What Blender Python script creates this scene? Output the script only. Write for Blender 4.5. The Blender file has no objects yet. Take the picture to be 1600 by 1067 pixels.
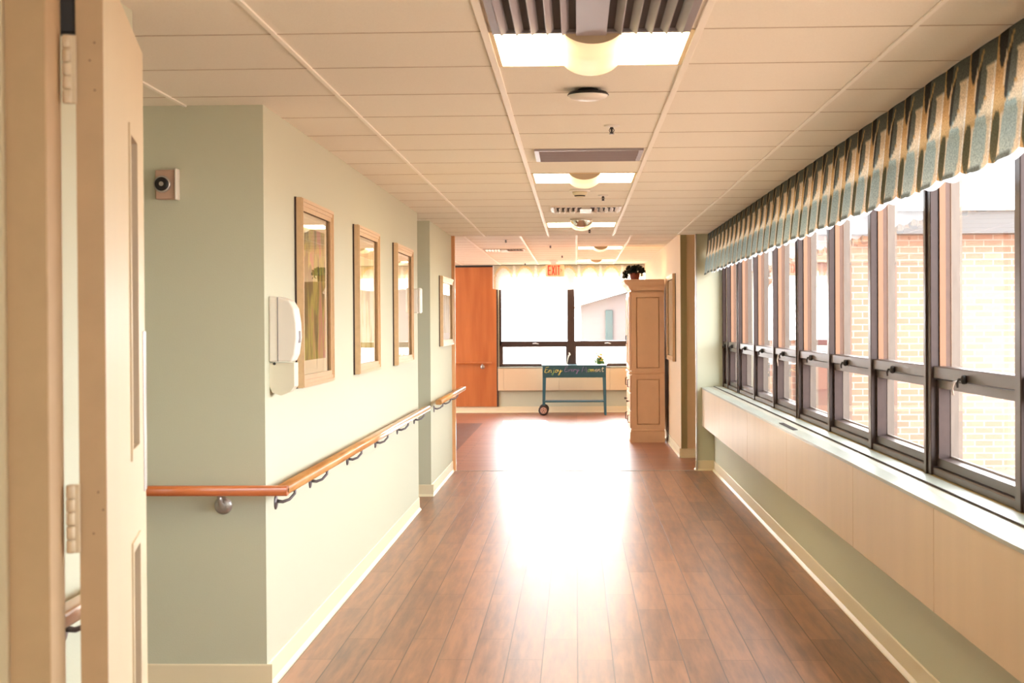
import bpy, bmesh, math, random
from mathutils import Vector, Matrix, Euler
random.seed(4)
SC = bpy.context.scene
COL = SC.collection
F = 2488.0            # focal length in pixels of the 1600 px wide frame
CAM_H, CEIL, CEIL2 = 1.45, 2.33, 2.43

# ------------------------------------------------------------------ camera, sky, sun, exposure
cam_d = bpy.data.cameras.new('camera'); cam = bpy.data.objects.new('camera', cam_d); COL.objects.link(cam)
cam_d.sensor_width = 36.0; cam_d.lens = F * 36.0 / 1600.0
cam_d.clip_start = 0.05; cam_d.clip_end = 400
yaw = math.atan(100 / F); pitch = math.atan(26.5 / F); roll = math.radians(0.33)
cam.location = (0, 0, CAM_H)
m = Matrix.Rotation(yaw, 4, 'Z') @ Matrix.Rotation(math.pi / 2 - pitch, 4, 'X') @ Matrix.Rotation(-roll, 4, 'Z')
cam.rotation_euler = m.to_euler()
SC.camera = cam
cam_d.dof.use_dof = True; cam_d.dof.focus_distance = 10.0; cam_d.dof.aperture_fstop = 9.0
SC.view_settings.view_transform = 'Standard'; SC.view_settings.look = 'None'
SC.view_settings.exposure = 1.2; SC.view_settings.gamma = 1.0; SC.view_settings.use_curve_mapping = False

w = bpy.data.worlds.new('sky'); SC.world = w; w.use_nodes = True
bg = w.node_tree.nodes['Background']
bg.inputs[0].default_value = (0.92, 0.965, 1.0, 1); # the sky is brighter on the sun's side
_n = w.node_tree.nodes; _l = w.node_tree.links
_tc = _n.new('ShaderNodeTexCoord'); _sp = _n.new('ShaderNodeSeparateXYZ'); _mx = _n.new('ShaderNodeMath'); _mx.operation = 'MAXIMUM'; _mx.inputs[1].default_value = 0
_pw = _n.new('ShaderNodeMath'); _pw.operation = 'POWER'; _pw.inputs[1].default_value = 5
_ma = _n.new('ShaderNodeMath'); _ma.operation = 'MULTIPLY_ADD'; _ma.inputs[1].default_value = 9.0; _ma.inputs[2].default_value = 5.4
_l.new(_tc.outputs['Generated'], _sp.inputs[0]); _l.new(_sp.outputs['Y'], _mx.inputs[0]); _l.new(_mx.outputs[0], _pw.inputs[0]); _l.new(_pw.outputs[0], _ma.inputs[0]); _l.new(_ma.outputs[0], bg.inputs[1])

sun_d = bpy.data.lights.new('sun', 'SUN'); sun = bpy.data.objects.new('sun', sun_d); COL.objects.link(sun)
sun_d.energy = 30; sun_d.angle = math.radians(1.2); sun_d.color = (1, .93, .82)
sun.rotation_euler = Vector((0.05, -0.94, -0.32)).to_track_quat('-Z', 'Y').to_euler()
sun.location = (0, 30, 12)

# ------------------------------------------------------------------ materials
def lin(c):
    return tuple(((v / 255) / 12.92 if v / 255 <= .04045 else ((v / 255 + .055) / 1.055) ** 2.4) for v in c)
MATS = {}
def mat(name, rgb, rough=.6, metal=0.0, spec=.5, noise=0.0, nscale=12.0, bump=0.0, bscale=60.0, stretch=(1, 1, 1), dark=None, emit=None, coat=0.0):
    if name in MATS: return MATS[name]
    M = bpy.data.materials.new(name); M.use_nodes = True; nt = M.node_tree; b = nt.nodes['Principled BSDF']
    c = lin(rgb)
    b.inputs['Base Color'].default_value = (*c, 1); b.inputs['Roughness'].default_value = rough
    b.inputs['Metallic'].default_value = metal; b.inputs['Specular IOR Level'].default_value = spec
    b.inputs['Coat Weight'].default_value = coat; b.inputs['Coat Roughness'].default_value = .15
    if noise or bump:
        g = nt.nodes.new('ShaderNodeNewGeometry'); mp = nt.nodes.new('ShaderNodeMapping'); mp.inputs['Scale'].default_value = stretch
        nt.links.new(g.outputs['Position'], mp.inputs[0])
    if noise:
        n = nt.nodes.new('ShaderNodeTexNoise'); n.inputs['Scale'].default_value = nscale; n.inputs['Detail'].default_value = 5
        nt.links.new(mp.outputs[0], n.inputs['Vector'])
        r = nt.nodes.new('ShaderNodeValToRGB')
        d = lin(dark) if dark else tuple(v * (1 - noise) for v in c)
        r.color_ramp.elements[0].position = .3; r.color_ramp.elements[0].color = (*d, 1)
        r.color_ramp.elements[1].position = .68; r.color_ramp.elements[1].color = (*c, 1)
        nt.links.new(n.outputs['Fac'], r.inputs[0]); nt.links.new(r.outputs[0], b.inputs['Base Color'])
    if bump:
        n2 = nt.nodes.new('ShaderNodeTexNoise'); n2.inputs['Scale'].default_value = bscale; n2.inputs['Detail'].default_value = 3
        nt.links.new(mp.outputs[0], n2.inputs['Vector'])
        bp = nt.nodes.new('ShaderNodeBump'); bp.inputs['Strength'].default_value = bump; bp.inputs['Distance'].default_value = .01
        nt.links.new(n2.outputs['Fac'], bp.inputs['Height']); nt.links.new(bp.outputs[0], b.inputs['Normal'])
    if emit:
        b.inputs['Emission Color'].default_value = (*lin(emit[0]), 1); b.inputs['Emission Strength'].default_value = emit[1]
    MATS[name] = M; return M

def wood_mat(name, light, dark, axis, rough=.35, scale=3.0, coat=.3):
    st = {'x': (.12, 1, 1), 'y': (1, .12, 1), 'z': (1, 1, .1)}[axis]
    M = mat(name, light, rough, noise=.4, nscale=scale * 6, stretch=st, dark=dark, coat=coat)
    return M

WALL = mat('sage_wall_paint', (199, 200, 177), .62, bump=.05, bscale=160)
WALLW = mat('cream_wall_paint', (214, 186, 150), .62, bump=.05, bscale=160)
BASE = mat('cream_vinyl_base', (232, 218, 186), .4)
TILE = mat('acoustic_tile', (242, 236, 220), .9, noise=.06, nscale=220, bump=.25, bscale=260)
TEE = mat('ceiling_tee_paint', (250, 244, 230), .45)
SEAM = mat('tile_seam', (196, 180, 158), .9)  # darker tan carries the shadow in the tile joints
BROWN = mat('bronze_anodised_frame', (66, 50, 46), .32, metal=.35, noise=.15, nscale=30)
BROWND = mat('dark_bronze_side', (52, 42, 42), .4, metal=.2)
TAN = mat('tan_window_stop', (140, 102, 76), .5)
EXTW = mat('weathered_white_trim', (128, 116, 106), .6, noise=.15, nscale=40, stretch=(1, 1, .2))
RAD = mat('radiator_cream_enamel', (216, 194, 164), .38, noise=.07, nscale=3, stretch=(1, 2, .25))
SILL = mat('pale_sill_enamel', (160, 166, 156), .35, noise=.06, nscale=9)
GRILLE = mat('perforated_grille', (158, 154, 138), .45)
PUTTY = mat('ochre_sealant', (168, 148, 100), .8)
METAL = mat('brushed_metal', (190, 186, 184), .32, metal=.8)
DMETAL = mat('dark_bracket_metal', (112, 104, 106), .35, metal=.6)
BLACK = mat('black_plastic', (26, 22, 24), .5)
WHITEP = mat('white_plastic', (232, 226, 216), .35)
GREYP = mat('grey_plastic', (120, 116, 122), .4)
RAILW = wood_mat('oak_handrail', (214, 158, 96), (176, 112, 58), 'y', .3)
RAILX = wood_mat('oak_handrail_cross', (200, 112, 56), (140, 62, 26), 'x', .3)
PANEL = wood_mat('orange_cherry_veneer', (198, 118, 62), (172, 94, 44), 'z', .35, 1.2)
EDGEW = wood_mat('wood_corner_trim', (222, 164, 112), (200, 140, 90), 'z', .35)
DOORP = mat('cream_door_paint', (222, 202, 168), .42, noise=.04, nscale=6, stretch=(1, 1, .2))
DOORE = mat('tan_door_edge_paint', (206, 172, 132), .55, noise=.06, nscale=20)
FRAMEW = mat('champagne_frame', (216, 182, 142), .3, metal=.25, noise=.1, nscale=40)
FRAMED = mat('dark_shadow_and_trim', (60, 42, 38), .5)  # shadow ring behind pictures, also dark trim and hub holes
ARM = mat('armoire_cream_paint', (222, 184, 148), .5, noise=.05, nscale=8)
ARMD = mat('armoire_hardware', (40, 30, 30), .4)
TEAL = mat('teal_painted_metal', (28, 82, 100), .45)
TEALB = mat('teal_chalkboard', (26, 72, 84), .7, noise=.12, nscale=14)
RUBBER = mat('black_rubber', (40, 30, 30), .6)
TERRA = mat('terracotta', (150, 82, 62), .8, noise=.2, nscale=40)
LEAFD = mat('dark_foliage', (26, 32, 22), .6)
LEAFG = mat('green_leaf', (66, 112, 30), .6)
YEL = mat('yellow_petal', (220, 170, 30), .6); ORG = mat('orange_petal', (240, 150, 60), .6); WHT = mat('white_petal', (245, 240, 225), .6)
LIGHT = mat('troffer_reflector_glow', (255, 250, 235), .5, emit=((255, 232, 188), 10.0))
BASKET = mat('perforated_basket_glow', (250, 238, 206), .5, emit=((255, 232, 178), .22))
BASKEND = mat('basket_end_cap', (190, 168, 138), .5)
GLOWT = mat('troffer_frame', (236, 214, 166), .5)
CHROME = mat('mirror_chrome', (225, 222, 215), .08, metal=1.0)
EXITP = mat('exit_sign_face', (238, 206, 160), .4, emit=((255, 214, 160), .06))
EXITR = mat('exit_red', (226, 62, 44), .4, emit=((240, 40, 25), .3))
FASC = mat('grey_fascia', (92, 90, 90), .6)
ROOFM = mat('pale_roof', (236, 232, 224), .8)
GROUND = mat('pale_paving', (150, 124, 108), .9, noise=.1, nscale=2)
SHED = mat('grey_siding', (96, 88, 86), .8, noise=.08, nscale=1, stretch=(1, 1, 20))
SHEDW = mat('shed_window_teal', (30, 52, 52), .3)
MAROON = mat('maroon_reflection', (104, 62, 56), .5)
OLIVE = mat('olive_strip', (150, 136, 96), .5)
SLATE = mat('slot_dark', (66, 58, 56), .8)

def glass_mat(name, tint=(1, 1, 1), k=1.0, rough=0.0):
    M = bpy.data.materials.new(name); M.use_nodes = True; nt = M.node_tree; nt.nodes.clear()
    out = nt.nodes.new('ShaderNodeOutputMaterial'); mix = nt.nodes.new('ShaderNodeMixShader')
    tr = nt.nodes.new('ShaderNodeBsdfTransparent'); gl = nt.nodes.new('ShaderNodeBsdfGlossy')
    tr.inputs[0].default_value = (*tint, 1); gl.inputs['Roughness'].default_value = rough
    lw = nt.nodes.new('ShaderNodeLayerWeight'); lw.inputs[0].default_value = .5
    p = nt.nodes.new('ShaderNodeMath'); p.operation = 'POWER'; p.inputs[1].default_value = 5
    a = nt.nodes.new('ShaderNodeMath'); a.operation = 'MULTIPLY_ADD'; a.inputs[1].default_value = .9 * k; a.inputs[2].default_value = .07 * k
    nt.links.new(lw.outputs['Facing'], p.inputs[0]); nt.links.new(p.outputs[0], a.inputs[0]); nt.links.new(a.outputs[0], mix.inputs[0])
    nt.links.new(tr.outputs[0], mix.inputs[1]); nt.links.new(gl.outputs[0], mix.inputs[2]); nt.links.new(mix.outputs[0], out.inputs[0])
    MATS[name] = M; return M
GLASS = glass_mat('window_glass')
PGLASS = glass_mat('picture_glass', k=1.0)

def plank_mat(name, along, light=(164, 116, 86), dark=(104, 68, 50), row=.152, length=1.22, rough=.35):
    M = bpy.data.materials.new(name); M.use_nodes = True; nt = M.node_tree; b = nt.nodes['Principled BSDF']
    N = nt.nodes.new; L = nt.links.new
    g = N('ShaderNodeNewGeometry'); sp = N('ShaderNodeSeparateXYZ'); L(g.outputs['Position'], sp.inputs[0])
    cb = N('ShaderNodeCombineXYZ')
    L(sp.outputs['Y' if along == 'y' else 'X'], cb.inputs[0]); L(sp.outputs['X' if along == 'y' else 'Y'], cb.inputs[1])
    br = N('ShaderNodeTexBrick'); br.offset = .37; br.inputs['Scale'].default_value = 1
    br.inputs['Brick Width'].default_value = length; br.inputs['Row Height'].default_value = row
    br.inputs['Mortar Size'].default_value = .003; br.inputs['Mortar Smooth'].default_value = .3; br.inputs['Bias'].default_value = -.1
    br.inputs['Color1'].default_value = (0, 0, 0, 1); br.inputs['Color2'].default_value = (1, 1, 1, 1); br.inputs['Mortar'].default_value = (.5, .5, .5, 1)
    L(cb.outputs[0], br.inputs['Vector'])
    mp = N('ShaderNodeMapping'); mp.inputs['Scale'].default_value = (1.3, 15, 1); L(cb.outputs[0], mp.inputs[0])
    n = N('ShaderNodeTexNoise'); n.inputs['Scale'].default_value = 1.6; n.inputs['Detail'].default_value = 7; n.inputs['Roughness'].default_value = .62; n.inputs['Distortion'].default_value = 0.0
    L(mp.outputs[0], n.inputs['Vector'])
    mx = N('ShaderNodeMath'); mx.operation = 'MULTIPLY_ADD'; mx.inputs[1].default_value = .16; L(br.outputs['Color'], mx.inputs[0]); L(n.outputs['Fac'], mx.inputs[2])
    r = N('ShaderNodeValToRGB'); r.color_ramp.elements[0].position = .36; r.color_ramp.elements[0].color = (*lin(dark), 1)
    r.color_ramp.elements[1].position = .72; r.color_ramp.elements[1].color = (*lin(light), 1); L(mx.outputs[0], r.inputs[0])
    mo = N('ShaderNodeMix'); mo.data_type = 'RGBA'; mo.inputs[7].default_value = (*lin((78, 50, 38)), 1)
    L(br.outputs['Fac'], mo.inputs[0]); L(r.outputs[0], mo.inputs[6]); L(mo.outputs[2], b.inputs['Base Color'])
    rr = N('ShaderNodeMath'); rr.operation = 'MULTIPLY_ADD'; rr.inputs[1].default_value = .16; rr.inputs[2].default_value = rough - .08
    L(n.outputs['Fac'], rr.inputs[0]); L(rr.outputs[0], b.inputs['Roughness'])
    bp = N('ShaderNodeBump'); bp.inputs['Strength'].default_value = .25; bp.inputs['Distance'].default_value = .002; bp.invert = True
    L(br.outputs['Fac'], bp.inputs['Height']); L(bp.outputs[0], b.inputs['Normal'])
    b.inputs['Specular IOR Level'].default_value = .5
    MATS[name] = M; return M
FLOOR = plank_mat('corridor_vinyl_planks', 'y')
FLOOR2 = plank_mat('room_vinyl_planks', 'x', light=(168, 112, 84), dark=(130, 80, 60))
FLOOR3 = plank_mat('dark_plank_inset', 'y', light=(98, 70, 62), dark=(70, 48, 42), row=.3, length=3)

def brick_mat():
    M = bpy.data.materials.new('pale_brick'); M.use_nodes = True; nt = M.node_tree; b = nt.nodes['Principled BSDF']
    N = nt.nodes.new; L = nt.links.new
    g = N('ShaderNodeNewGeometry'); sp = N('ShaderNodeSeparateXYZ'); L(g.outputs['Position'], sp.inputs[0]); cb = N('ShaderNodeCombineXYZ')
    ad = N('ShaderNodeMath'); L(sp.outputs['X'], ad.inputs[0]); L(sp.outputs['Y'], ad.inputs[1])
    L(ad.outputs[0], cb.inputs[0]); L(sp.outputs['Z'], cb.inputs[1])
    br = N('ShaderNodeTexBrick'); br.inputs['Scale'].default_value = 1; br.inputs['Brick Width'].default_value = .215; br.inputs['Row Height'].default_value = .075
    br.inputs['Mortar Size'].default_value = .008; br.inputs['Color1'].default_value = (*lin((158, 116, 98)), 1); br.inputs['Color2'].default_value = (*lin((170, 132, 113)), 1)
    br.inputs['Mortar'].default_value = (*lin((176, 160, 148)), 1)
    L(cb.outputs[0], br.inputs['Vector']); L(br.outputs['Color'], b.inputs['Base Color']); b.inputs['Roughness'].default_value = .9
    MATS['brick'] = M; return M
BRICK = brick_mat()

def fabric_mat():
    M = bpy.data.materials.new('leaf_print_fabric'); M.use_nodes = True; nt = M.node_tree; nt.nodes.clear()
    N = nt.nodes.new; L = nt.links.new
    out = N('ShaderNodeOutputMaterial'); mix = N('ShaderNodeMixShader'); mix.inputs[0].default_value = .36
    d = N('ShaderNodeBsdfDiffuse'); t = N('ShaderNodeBsdfTranslucent')
    at = N('ShaderNodeVertexColor'); at.layer_name = 'print'
    g = N('ShaderNodeNewGeometry'); n = N('ShaderNodeTexNoise'); n.inputs['Scale'].default_value = 170; n.inputs['Detail'].default_value = 2
    L(g.outputs['Position'], n.inputs['Vector'])
    r = N('ShaderNodeValToRGB'); r.color_ramp.elements[0].position = .36; r.color_ramp.elements[0].color = (.62, .62, .62, 1); r.color_ramp.elements[1].position = .62
    L(n.outputs['Fac'], r.inputs[0])
    mm = N('ShaderNodeMix'); mm.data_type = 'RGBA'; mm.blend_type = 'MULTIPLY'; mm.inputs[0].default_value = 1
    L(at.outputs['Color'], mm.inputs[6]); L(r.outputs[0], mm.inputs[7])
    L(mm.outputs[2], d.inputs[0]); L(mm.outputs[2], t.inputs[0]); L(d.outputs[0], mix.inputs[1]); L(t.outputs[0], mix.inputs[2]); L(mix.outputs[0], out.inputs[0])
    MATS['fabric'] = M; return M
FABRIC = fabric_mat()
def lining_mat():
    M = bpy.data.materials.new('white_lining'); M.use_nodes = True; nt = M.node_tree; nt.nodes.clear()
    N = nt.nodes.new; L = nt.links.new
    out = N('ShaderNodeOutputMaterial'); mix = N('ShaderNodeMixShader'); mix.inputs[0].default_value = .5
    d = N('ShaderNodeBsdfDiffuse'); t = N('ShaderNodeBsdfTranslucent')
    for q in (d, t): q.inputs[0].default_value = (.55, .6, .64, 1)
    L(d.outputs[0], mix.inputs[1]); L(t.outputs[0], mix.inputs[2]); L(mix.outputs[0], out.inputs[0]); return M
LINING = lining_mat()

def art_mat(name, a, b_, c):
    M = bpy.data.materials.new(name); M.use_nodes = True; nt = M.node_tree; b = nt.nodes['Principled BSDF']
    N = nt.nodes.new; L = nt.links.new
    g = N('ShaderNodeNewGeometry'); mp = N('ShaderNodeMapping'); mp.inputs['Scale'].default_value = (1, 4, 1.5); L(g.outputs['Position'], mp.inputs[0])
    n = N('ShaderNodeTexNoise'); n.inputs['Scale'].default_value = 2.2; n.inputs['Detail'].default_value = 6; n.inputs['Distortion'].default_value = .6; L(mp.outputs[0], n.inputs['Vector'])
    r = N('ShaderNodeValToRGB'); e = r.color_ramp.elements
    e[0].position = .42; e[0].color = (*lin(a), 1); e[1].position = .58; e[1].color = (*lin(c), 1); k = e.new(.5); k.color = (*lin(b_), 1)
    L(n.outputs['Fac'], r.inputs[0]); L(r.outputs[0], b.inputs['Base Color']); b.inputs['Roughness'].default_value = .7
    return M
ART1 = art_mat('meadow_print', (96, 86, 30), (168, 164, 56), (176, 110, 96))
ART2 = art_mat('ochre_print', (196, 170, 96), (226, 206, 128), (232, 214, 160))
MATB = mat('picture_mat_board', (232, 214, 176), .8)

# ------------------------------------------------------------------ mesh helpers
WLOC = {}
class MB:
    def __init__(s): s.bm = bmesh.new(); s.mi = 0
    def _add(s, faces):
        for f in faces: f.material_index = s.mi
    def box(s, x0, x1, y0, y1, z0, z1, bev=0.0, seg=1):
        r = bmesh.ops.create_cube(s.bm, size=1)
        for v in r['verts']:
            v.co = Vector((x0 + (v.co.x + .5) * (x1 - x0), y0 + (v.co.y + .5) * (y1 - y0), z0 + (v.co.z + .5) * (z1 - z0)))
        fs = set(f for v in r['verts'] for f in v.link_faces); s._add(fs)
        if bev > 0:
            es = list(set(e for v in r['verts'] for e in v.link_edges))
            q = bmesh.ops.bevel(s.bm, geom=es, offset=bev, segments=seg, profile=.5, affect='EDGES'); s._add(q['faces'])
        return s
    def prism(s, pts, axis, a, b, smooth=False):
        """closed outline pts (2D) swept along an axis from a to b"""
        def P(u, v, t): return {'x': (t, u, v), 'y': (u, t, v), 'z': (u, v, t)}[axis]
        A = [s.bm.verts.new(P(u, v, a)) for u, v in pts]; B = [s.bm.verts.new(P(u, v, b)) for u, v in pts]
        fs = [s.bm.faces.new(A), s.bm.faces.new(B[::-1])]
        n = len(pts)
        for i in range(n):
            f = s.bm.faces.new((A[i], B[i], B[(i + 1) % n], A[(i + 1) % n])); f.smooth = smooth; fs.append(f)
        s._add(fs); return s
    def tube(s, path, rad, n=10, cap=True):
        path = [Vector(p) for p in path]; rads = rad if isinstance(rad, (list, tuple)) else [rad] * len(path)
        rings = []; up = None
        for i, p in enumerate(path):
            t = (path[min(i + 1, len(path) - 1)] - path[max(i - 1, 0)]).normalized()
            if up is None: up = Vector((0, 0, 1)) if abs(t.z) < .9 else Vector((1, 0, 0))
            u = t.cross(up)
            if u.length < 1e-4: u = t.cross(Vector((1, 0, 0)))
            u.normalize(); v = u.cross(t).normalized(); up = v
            rings.append([s.bm.verts.new(p + (u * math.cos(2 * math.pi * k / n) + v * math.sin(2 * math.pi * k / n)) * rads[i]) for k in range(n)])
        fs = []
        for A, B in zip(rings, rings[1:]):
            for k in range(n):
                f = s.bm.faces.new((A[k], A[(k + 1) % n], B[(k + 1) % n], B[k])); f.smooth = True; fs.append(f)
        if cap: fs += [s.bm.faces.new(rings[0][::-1]), s.bm.faces.new(rings[-1])]
        s._add(fs); return s
    def cyl(s, p0, p1, r, n=16): return s.tube([p0, p1], r, n)
    def lathe(s, c, prof, n=24, axis='z'):
        c = Vector(c); rings = []
        for r, h in prof:
            ring = []
            for k in range(n):
                a = 2 * math.pi * k / n; x, y = r * math.cos(a), r * math.sin(a)
                ring.append(s.bm.verts.new(c + Vector({'z': (x, y, h), 'x': (h, x, y), 'y': (x, h, y)}[axis])))
            rings.append(ring)
        fs = []
        for A, B in zip(rings, rings[1:]):
            for k in range(n):
                f = s.bm.faces.new((A[k], A[(k + 1) % n], B[(k + 1) % n], B[k])); f.smooth = True; fs.append(f)
        fs += [s.bm.faces.new(rings[0][::-1]), s.bm.faces.new(rings[-1])]
        s._add(fs); return s
    def quad(s, *p):
        f = s.bm.faces.new([s.bm.verts.new(q) for q in p]); s._add([f]); return s
    def ring_frame(s, plane, at0, at1, u0, u1, v0, v1, wdt):
        """mitred rectangular frame; plane 'x' spans y,z ; plane 'y' spans x,z ; thickness at0..at1"""
        def P(t, u, v): return (t, u, v) if plane == 'x' else ((u, t, v) if plane == 'y' else (u, v, t))
        o = [(u0, v0), (u1, v0), (u1, v1), (u0, v1)]; i = [(u0 + wdt, v0 + wdt), (u1 - wdt, v0 + wdt), (u1 - wdt, v1 - wdt), (u0 + wdt, v1 - wdt)]
        V = {}
        for key, lst in (('o', o), ('i', i)):
            for t, tv in ((0, at0), (1, at1)):
                for k, (u, v) in enumerate(lst): V[key, t, k] = s.bm.verts.new(P(tv, u, v))
        fs = []
        for k in range(4):
            j = (k + 1) % 4
            for t in (0, 1): fs.append(s.bm.faces.new((V['o', t, k], V['o', t, j], V['i', t, j], V['i', t, k])))
            for key in 'oi': fs.append(s.bm.faces.new((V[key, 0, k], V[key, 0, j], V[key, 1, j], V[key, 1, k])))
        s._add(fs); return s
    def build(s, name, mats, parent=None, local=False):
        bmesh.ops.recalc_face_normals(s.bm, faces=s.bm.faces)
        me = bpy.data.meshes.new(name); o = bpy.data.objects.new(name, me); COL.objects.link(o)
        xs = [v.co.copy() for v in s.bm.verts]
        lo = Vector((min(v[k] for v in xs) for k in range(3))); hi = Vector((max(v[k] for v in xs) for k in range(3)))
        org = Vector(((lo.x + hi.x) / 2, (lo.y + hi.y) / 2, lo.z))
        if local: pl = Vector((0, 0, 0))
        else: pl = WLOC.get(parent.name, Vector((0, 0, 0))) if parent else Vector((0, 0, 0))
        for v in s.bm.verts: v.co -= org
        s.bm.to_mesh(me); s.bm.free()
        for M in (mats if isinstance(mats, (list, tuple)) else [mats]): me.materials.append(M)
        if parent: o.parent = parent
        o.location = org - pl; WLOC[o.name] = org
        return o

def empty(name, loc, rz=0):
    o = bpy.data.objects.new(name, None); COL.objects.link(o); o.empty_display_size = .1
    o.location = loc; o.rotation_euler = (0, 0, rz); WLOC[o.name] = Vector(loc); return o
def tag(o, label=None, cat=None, group=None, kind=None):
    if label: o['label'] = label
    if cat: o['category'] = cat
    if group: o['group'] = group
    if kind: o['kind'] = kind
    return o
KIDS = lambda o: [c for c in bpy.data.objects if c.parent == o]
def copy_tree(o, parent=None):
    c = o.copy(); COL.objects.link(c)
    if parent: c.parent = parent
    for ch in KIDS(o): copy_tree(ch, c)
    return c
def struct(o, label=None): return tag(o, label, kind='structure')

# ------------------------------------------------------------------ setting: floor, walls, ceiling
XL, XR, YE, YW = -1.23, 1.356, 15.75, 26.2     # left wall, right wall, corridor end, far window wall
b = MB(); b.mi = 0; b.box(-2.8, 1.5, -4, YE, -.1, 0)
b.mi = 1; b.box(-1.38, 1.8, YE, YW, -.1, 0)
b.box(-6, -1.38, 23.4, YW, -.1, 0); b.box(-6, -1.38, YE, 16.6, -.1, 0)
b.mi = 2; b.box(-6, -1.38, 16.6, 23.4, -.1, 0)
fl = b.build('floor', [FLOOR, FLOOR2, FLOOR3]); struct(fl)
struct(MB().box(XL, XR, YE - .012, YE + .012, 0, .004).build('trim_1', METAL))

def wall(name, boxes, m=WALL):
    b = MB()
    for q in boxes: b.box(*q)
    return struct(b.build(name, m))
# left: near piece behind the door, alcove, main wall, second wall
wall('wall_left_near', [(XL - .12, XL, 2.65, 4.4, 0, CEIL)])
wall('wall_left_alcove', [(-2.9, -2.78, 4.4, 6.3, 0, CEIL), (-2.78, XL - .12, 4.28, 4.4, 0, CEIL)])
wall('wall_left', [(-2.9, XL - .01, 6.3, 6.42, 0, CEIL), (XL - .13, XL - .01, 6.42, 12.45, 0, CEIL), (-2.4, XL - .13, 12.33, 12.45, 0, CEIL)])
wall('wall_left_far', [(-2.4, XL, 13.42, 13.54, 0, CEIL), (XL - .12, XL, 13.54, YE, 0, CEIL), (-2.52, -2.4, 12.33, 13.54, 0, CEIL)])
# right: low wall under windows, header, end nib
wall('wall_right', [(XR, 1.50, -4, YE, 0, .79), (XR, 1.50, -4, YE, 2.16, CEIL), (XR, 1.5, -.6, 2.8, .79, 2.16), (XR, 1.5, -4, -3.8, .79, 2.16)])  # unseen opening beside the camera added to light the near door
wall('wall_right_end', [(1.19, 1.6, YE, YE + .16, 0, CEIL2 + .02)])
wall('wall_back', [(-1.4, 1.5, -4.1, -4, 0, CEIL), (-1.35, -1.23, -4, 2.56, 0, CEIL)])
wall('wall_right_room', [(1.13, 1.25, 17.26, YW, 0, CEIL2), (1.25, 1.7, 17.26, 17.38, 0, CEIL2), (1.7, 1.8, 15.8, 17.38, 0, CEIL2), (1.6, 1.8, YE, YE + .1, 0, CEIL2)], WALLW)
WX0 = -1.264   # far window left edge
wall('wall_far', [(-6, WX0, YW, YW + .14, 0, CEIL2), (WX0, 1.3, YW, YW + .14, 0, .74), (WX0, 1.3, YW, YW + .14, 2.3, CEIL2)], WALL)
wall('wall_left_room', [(-6.1, -6, YE, 17, 0, CEIL2), (-6.1, -6, 25.5, YW + .14, 0, CEIL2), (-6.1, -6, 17, 25.5, 0, .8), (-6.1, -6, 17, 25.5, 2.2, CEIL2), (-6, -2.52, YE, YE + .1, 0, CEIL2), (-2.52, XL - .12, YE - .1, YE, 0, CEIL2)], WALLW)  # opening in the unseen outer wall added to brighten the far room
# olive strip on the recessed wall and metal guard on the nib
struct(MB().box(1.13, 1.195, 17.245, 17.262, .1, CEIL2).build('trim_2', OLIVE))
struct(MB().box(1.178, 1.192, YE - .02, YE + .05, .0, CEIL).build('trim_3', METAL))
struct(MB().box(XL - .02, XL + .034, YE - .005, YE + .05, .0, CEIL, .003).build('trim_4', EDGEW))
struct(MB().box(1.155, 1.17, YW - .03, YW, .75, CEIL2).build('trim_5', TEE))

def baseboard(name, segs):
    """segs: (x0,y0,x1,y1,nx,ny) runs with outward normal; height .1 with a cove toe"""
    b = MB()
    for x0, y0, x1, y1, nx, ny in segs:
        prof = [(0, 0), (.022, 0), (.02, .006), (.008, .02), (.006, .095), (.003, .1), (0, .1)]
        A = [b.bm.verts.new((x0 + nx * d, y0 + ny * d, h)) for d, h in prof]; B = [b.bm.verts.new((x1 + nx * d, y1 + ny * d, h)) for d, h in prof]
        n = len(prof)
        for i in range(n): b.bm.faces.new((A[i], A[(i + 1) % n], B[(i + 1) % n], B[i]))
        b.bm.faces.new(A); b.bm.faces.new(B[::-1])
    return struct(b.build(name, BASE))
baseboard('baseboard_left', [(XL - .01, 6.3, XL - .01, 12.45, 1, 0), (-2.78, 6.3, XL + .012, 6.3, 0, -1)])
baseboard('baseboard_left_near', [(XL, 2.65, XL, 4.4, 1, 0)])
baseboard('baseboard_left_far', [(XL, 13.42, XL, YE, 1, 0), (-2.4, 13.42, XL + .02, 13.42, 0, -1)])
baseboard('baseboard_right', [(XR, -4, XR, YE, -1, 0), (1.17, YE, XR, YE, 0, -1), (1.19, YE, 1.19, YE + .16, -1, 0)])
baseboard('baseboard_right_room', [(1.13, 17.24, 1.13, YW, -1, 0), (1.11, 17.26, 1.7, 17.26, 0, -1)])
baseboard('baseboard_far', [(-6, YW, 1.13, YW, 0, -1)])

# ceilings with their tees
SY = [4.78 + .642 * k for k in range(-14, 18)]
MX = [-.903 - .01 - .64, -.903, -.2685, .373, 1.01]
b = MB(); b.box(-2.9, 1.5, -4, YE + .1, CEIL, CEIL2 + .13); ce = b.build('ceiling', TILE); struct(ce)
b = MB()
for y in SY:
    if y < YE: b.box(-2.9, XR, y - .004, y + .004, CEIL - .0015, CEIL + .001)
tag(b.build('tile_seam_shadows', SEAM, ce))  # strips coloured as the shadow lines between tiles
for i, x in enumerate(MX):
    hw = .0115 if i in (2, 3) else .008
    y1 = 5.9 if i == 0 else YE + .1
    MB().box(x - hw, x + hw, -4, 6.3 if i == 0 else y1, CEIL - .006, CEIL + .001, .001).build('ceiling_tee', TEE, ce)
b = MB(); b.box(-6.1, 1.82, YE + .1, YW + .14, CEIL2, CEIL2 + .1); ce2 = b.build('ceiling_room', TILE); struct(ce2)
b = MB()
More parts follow.
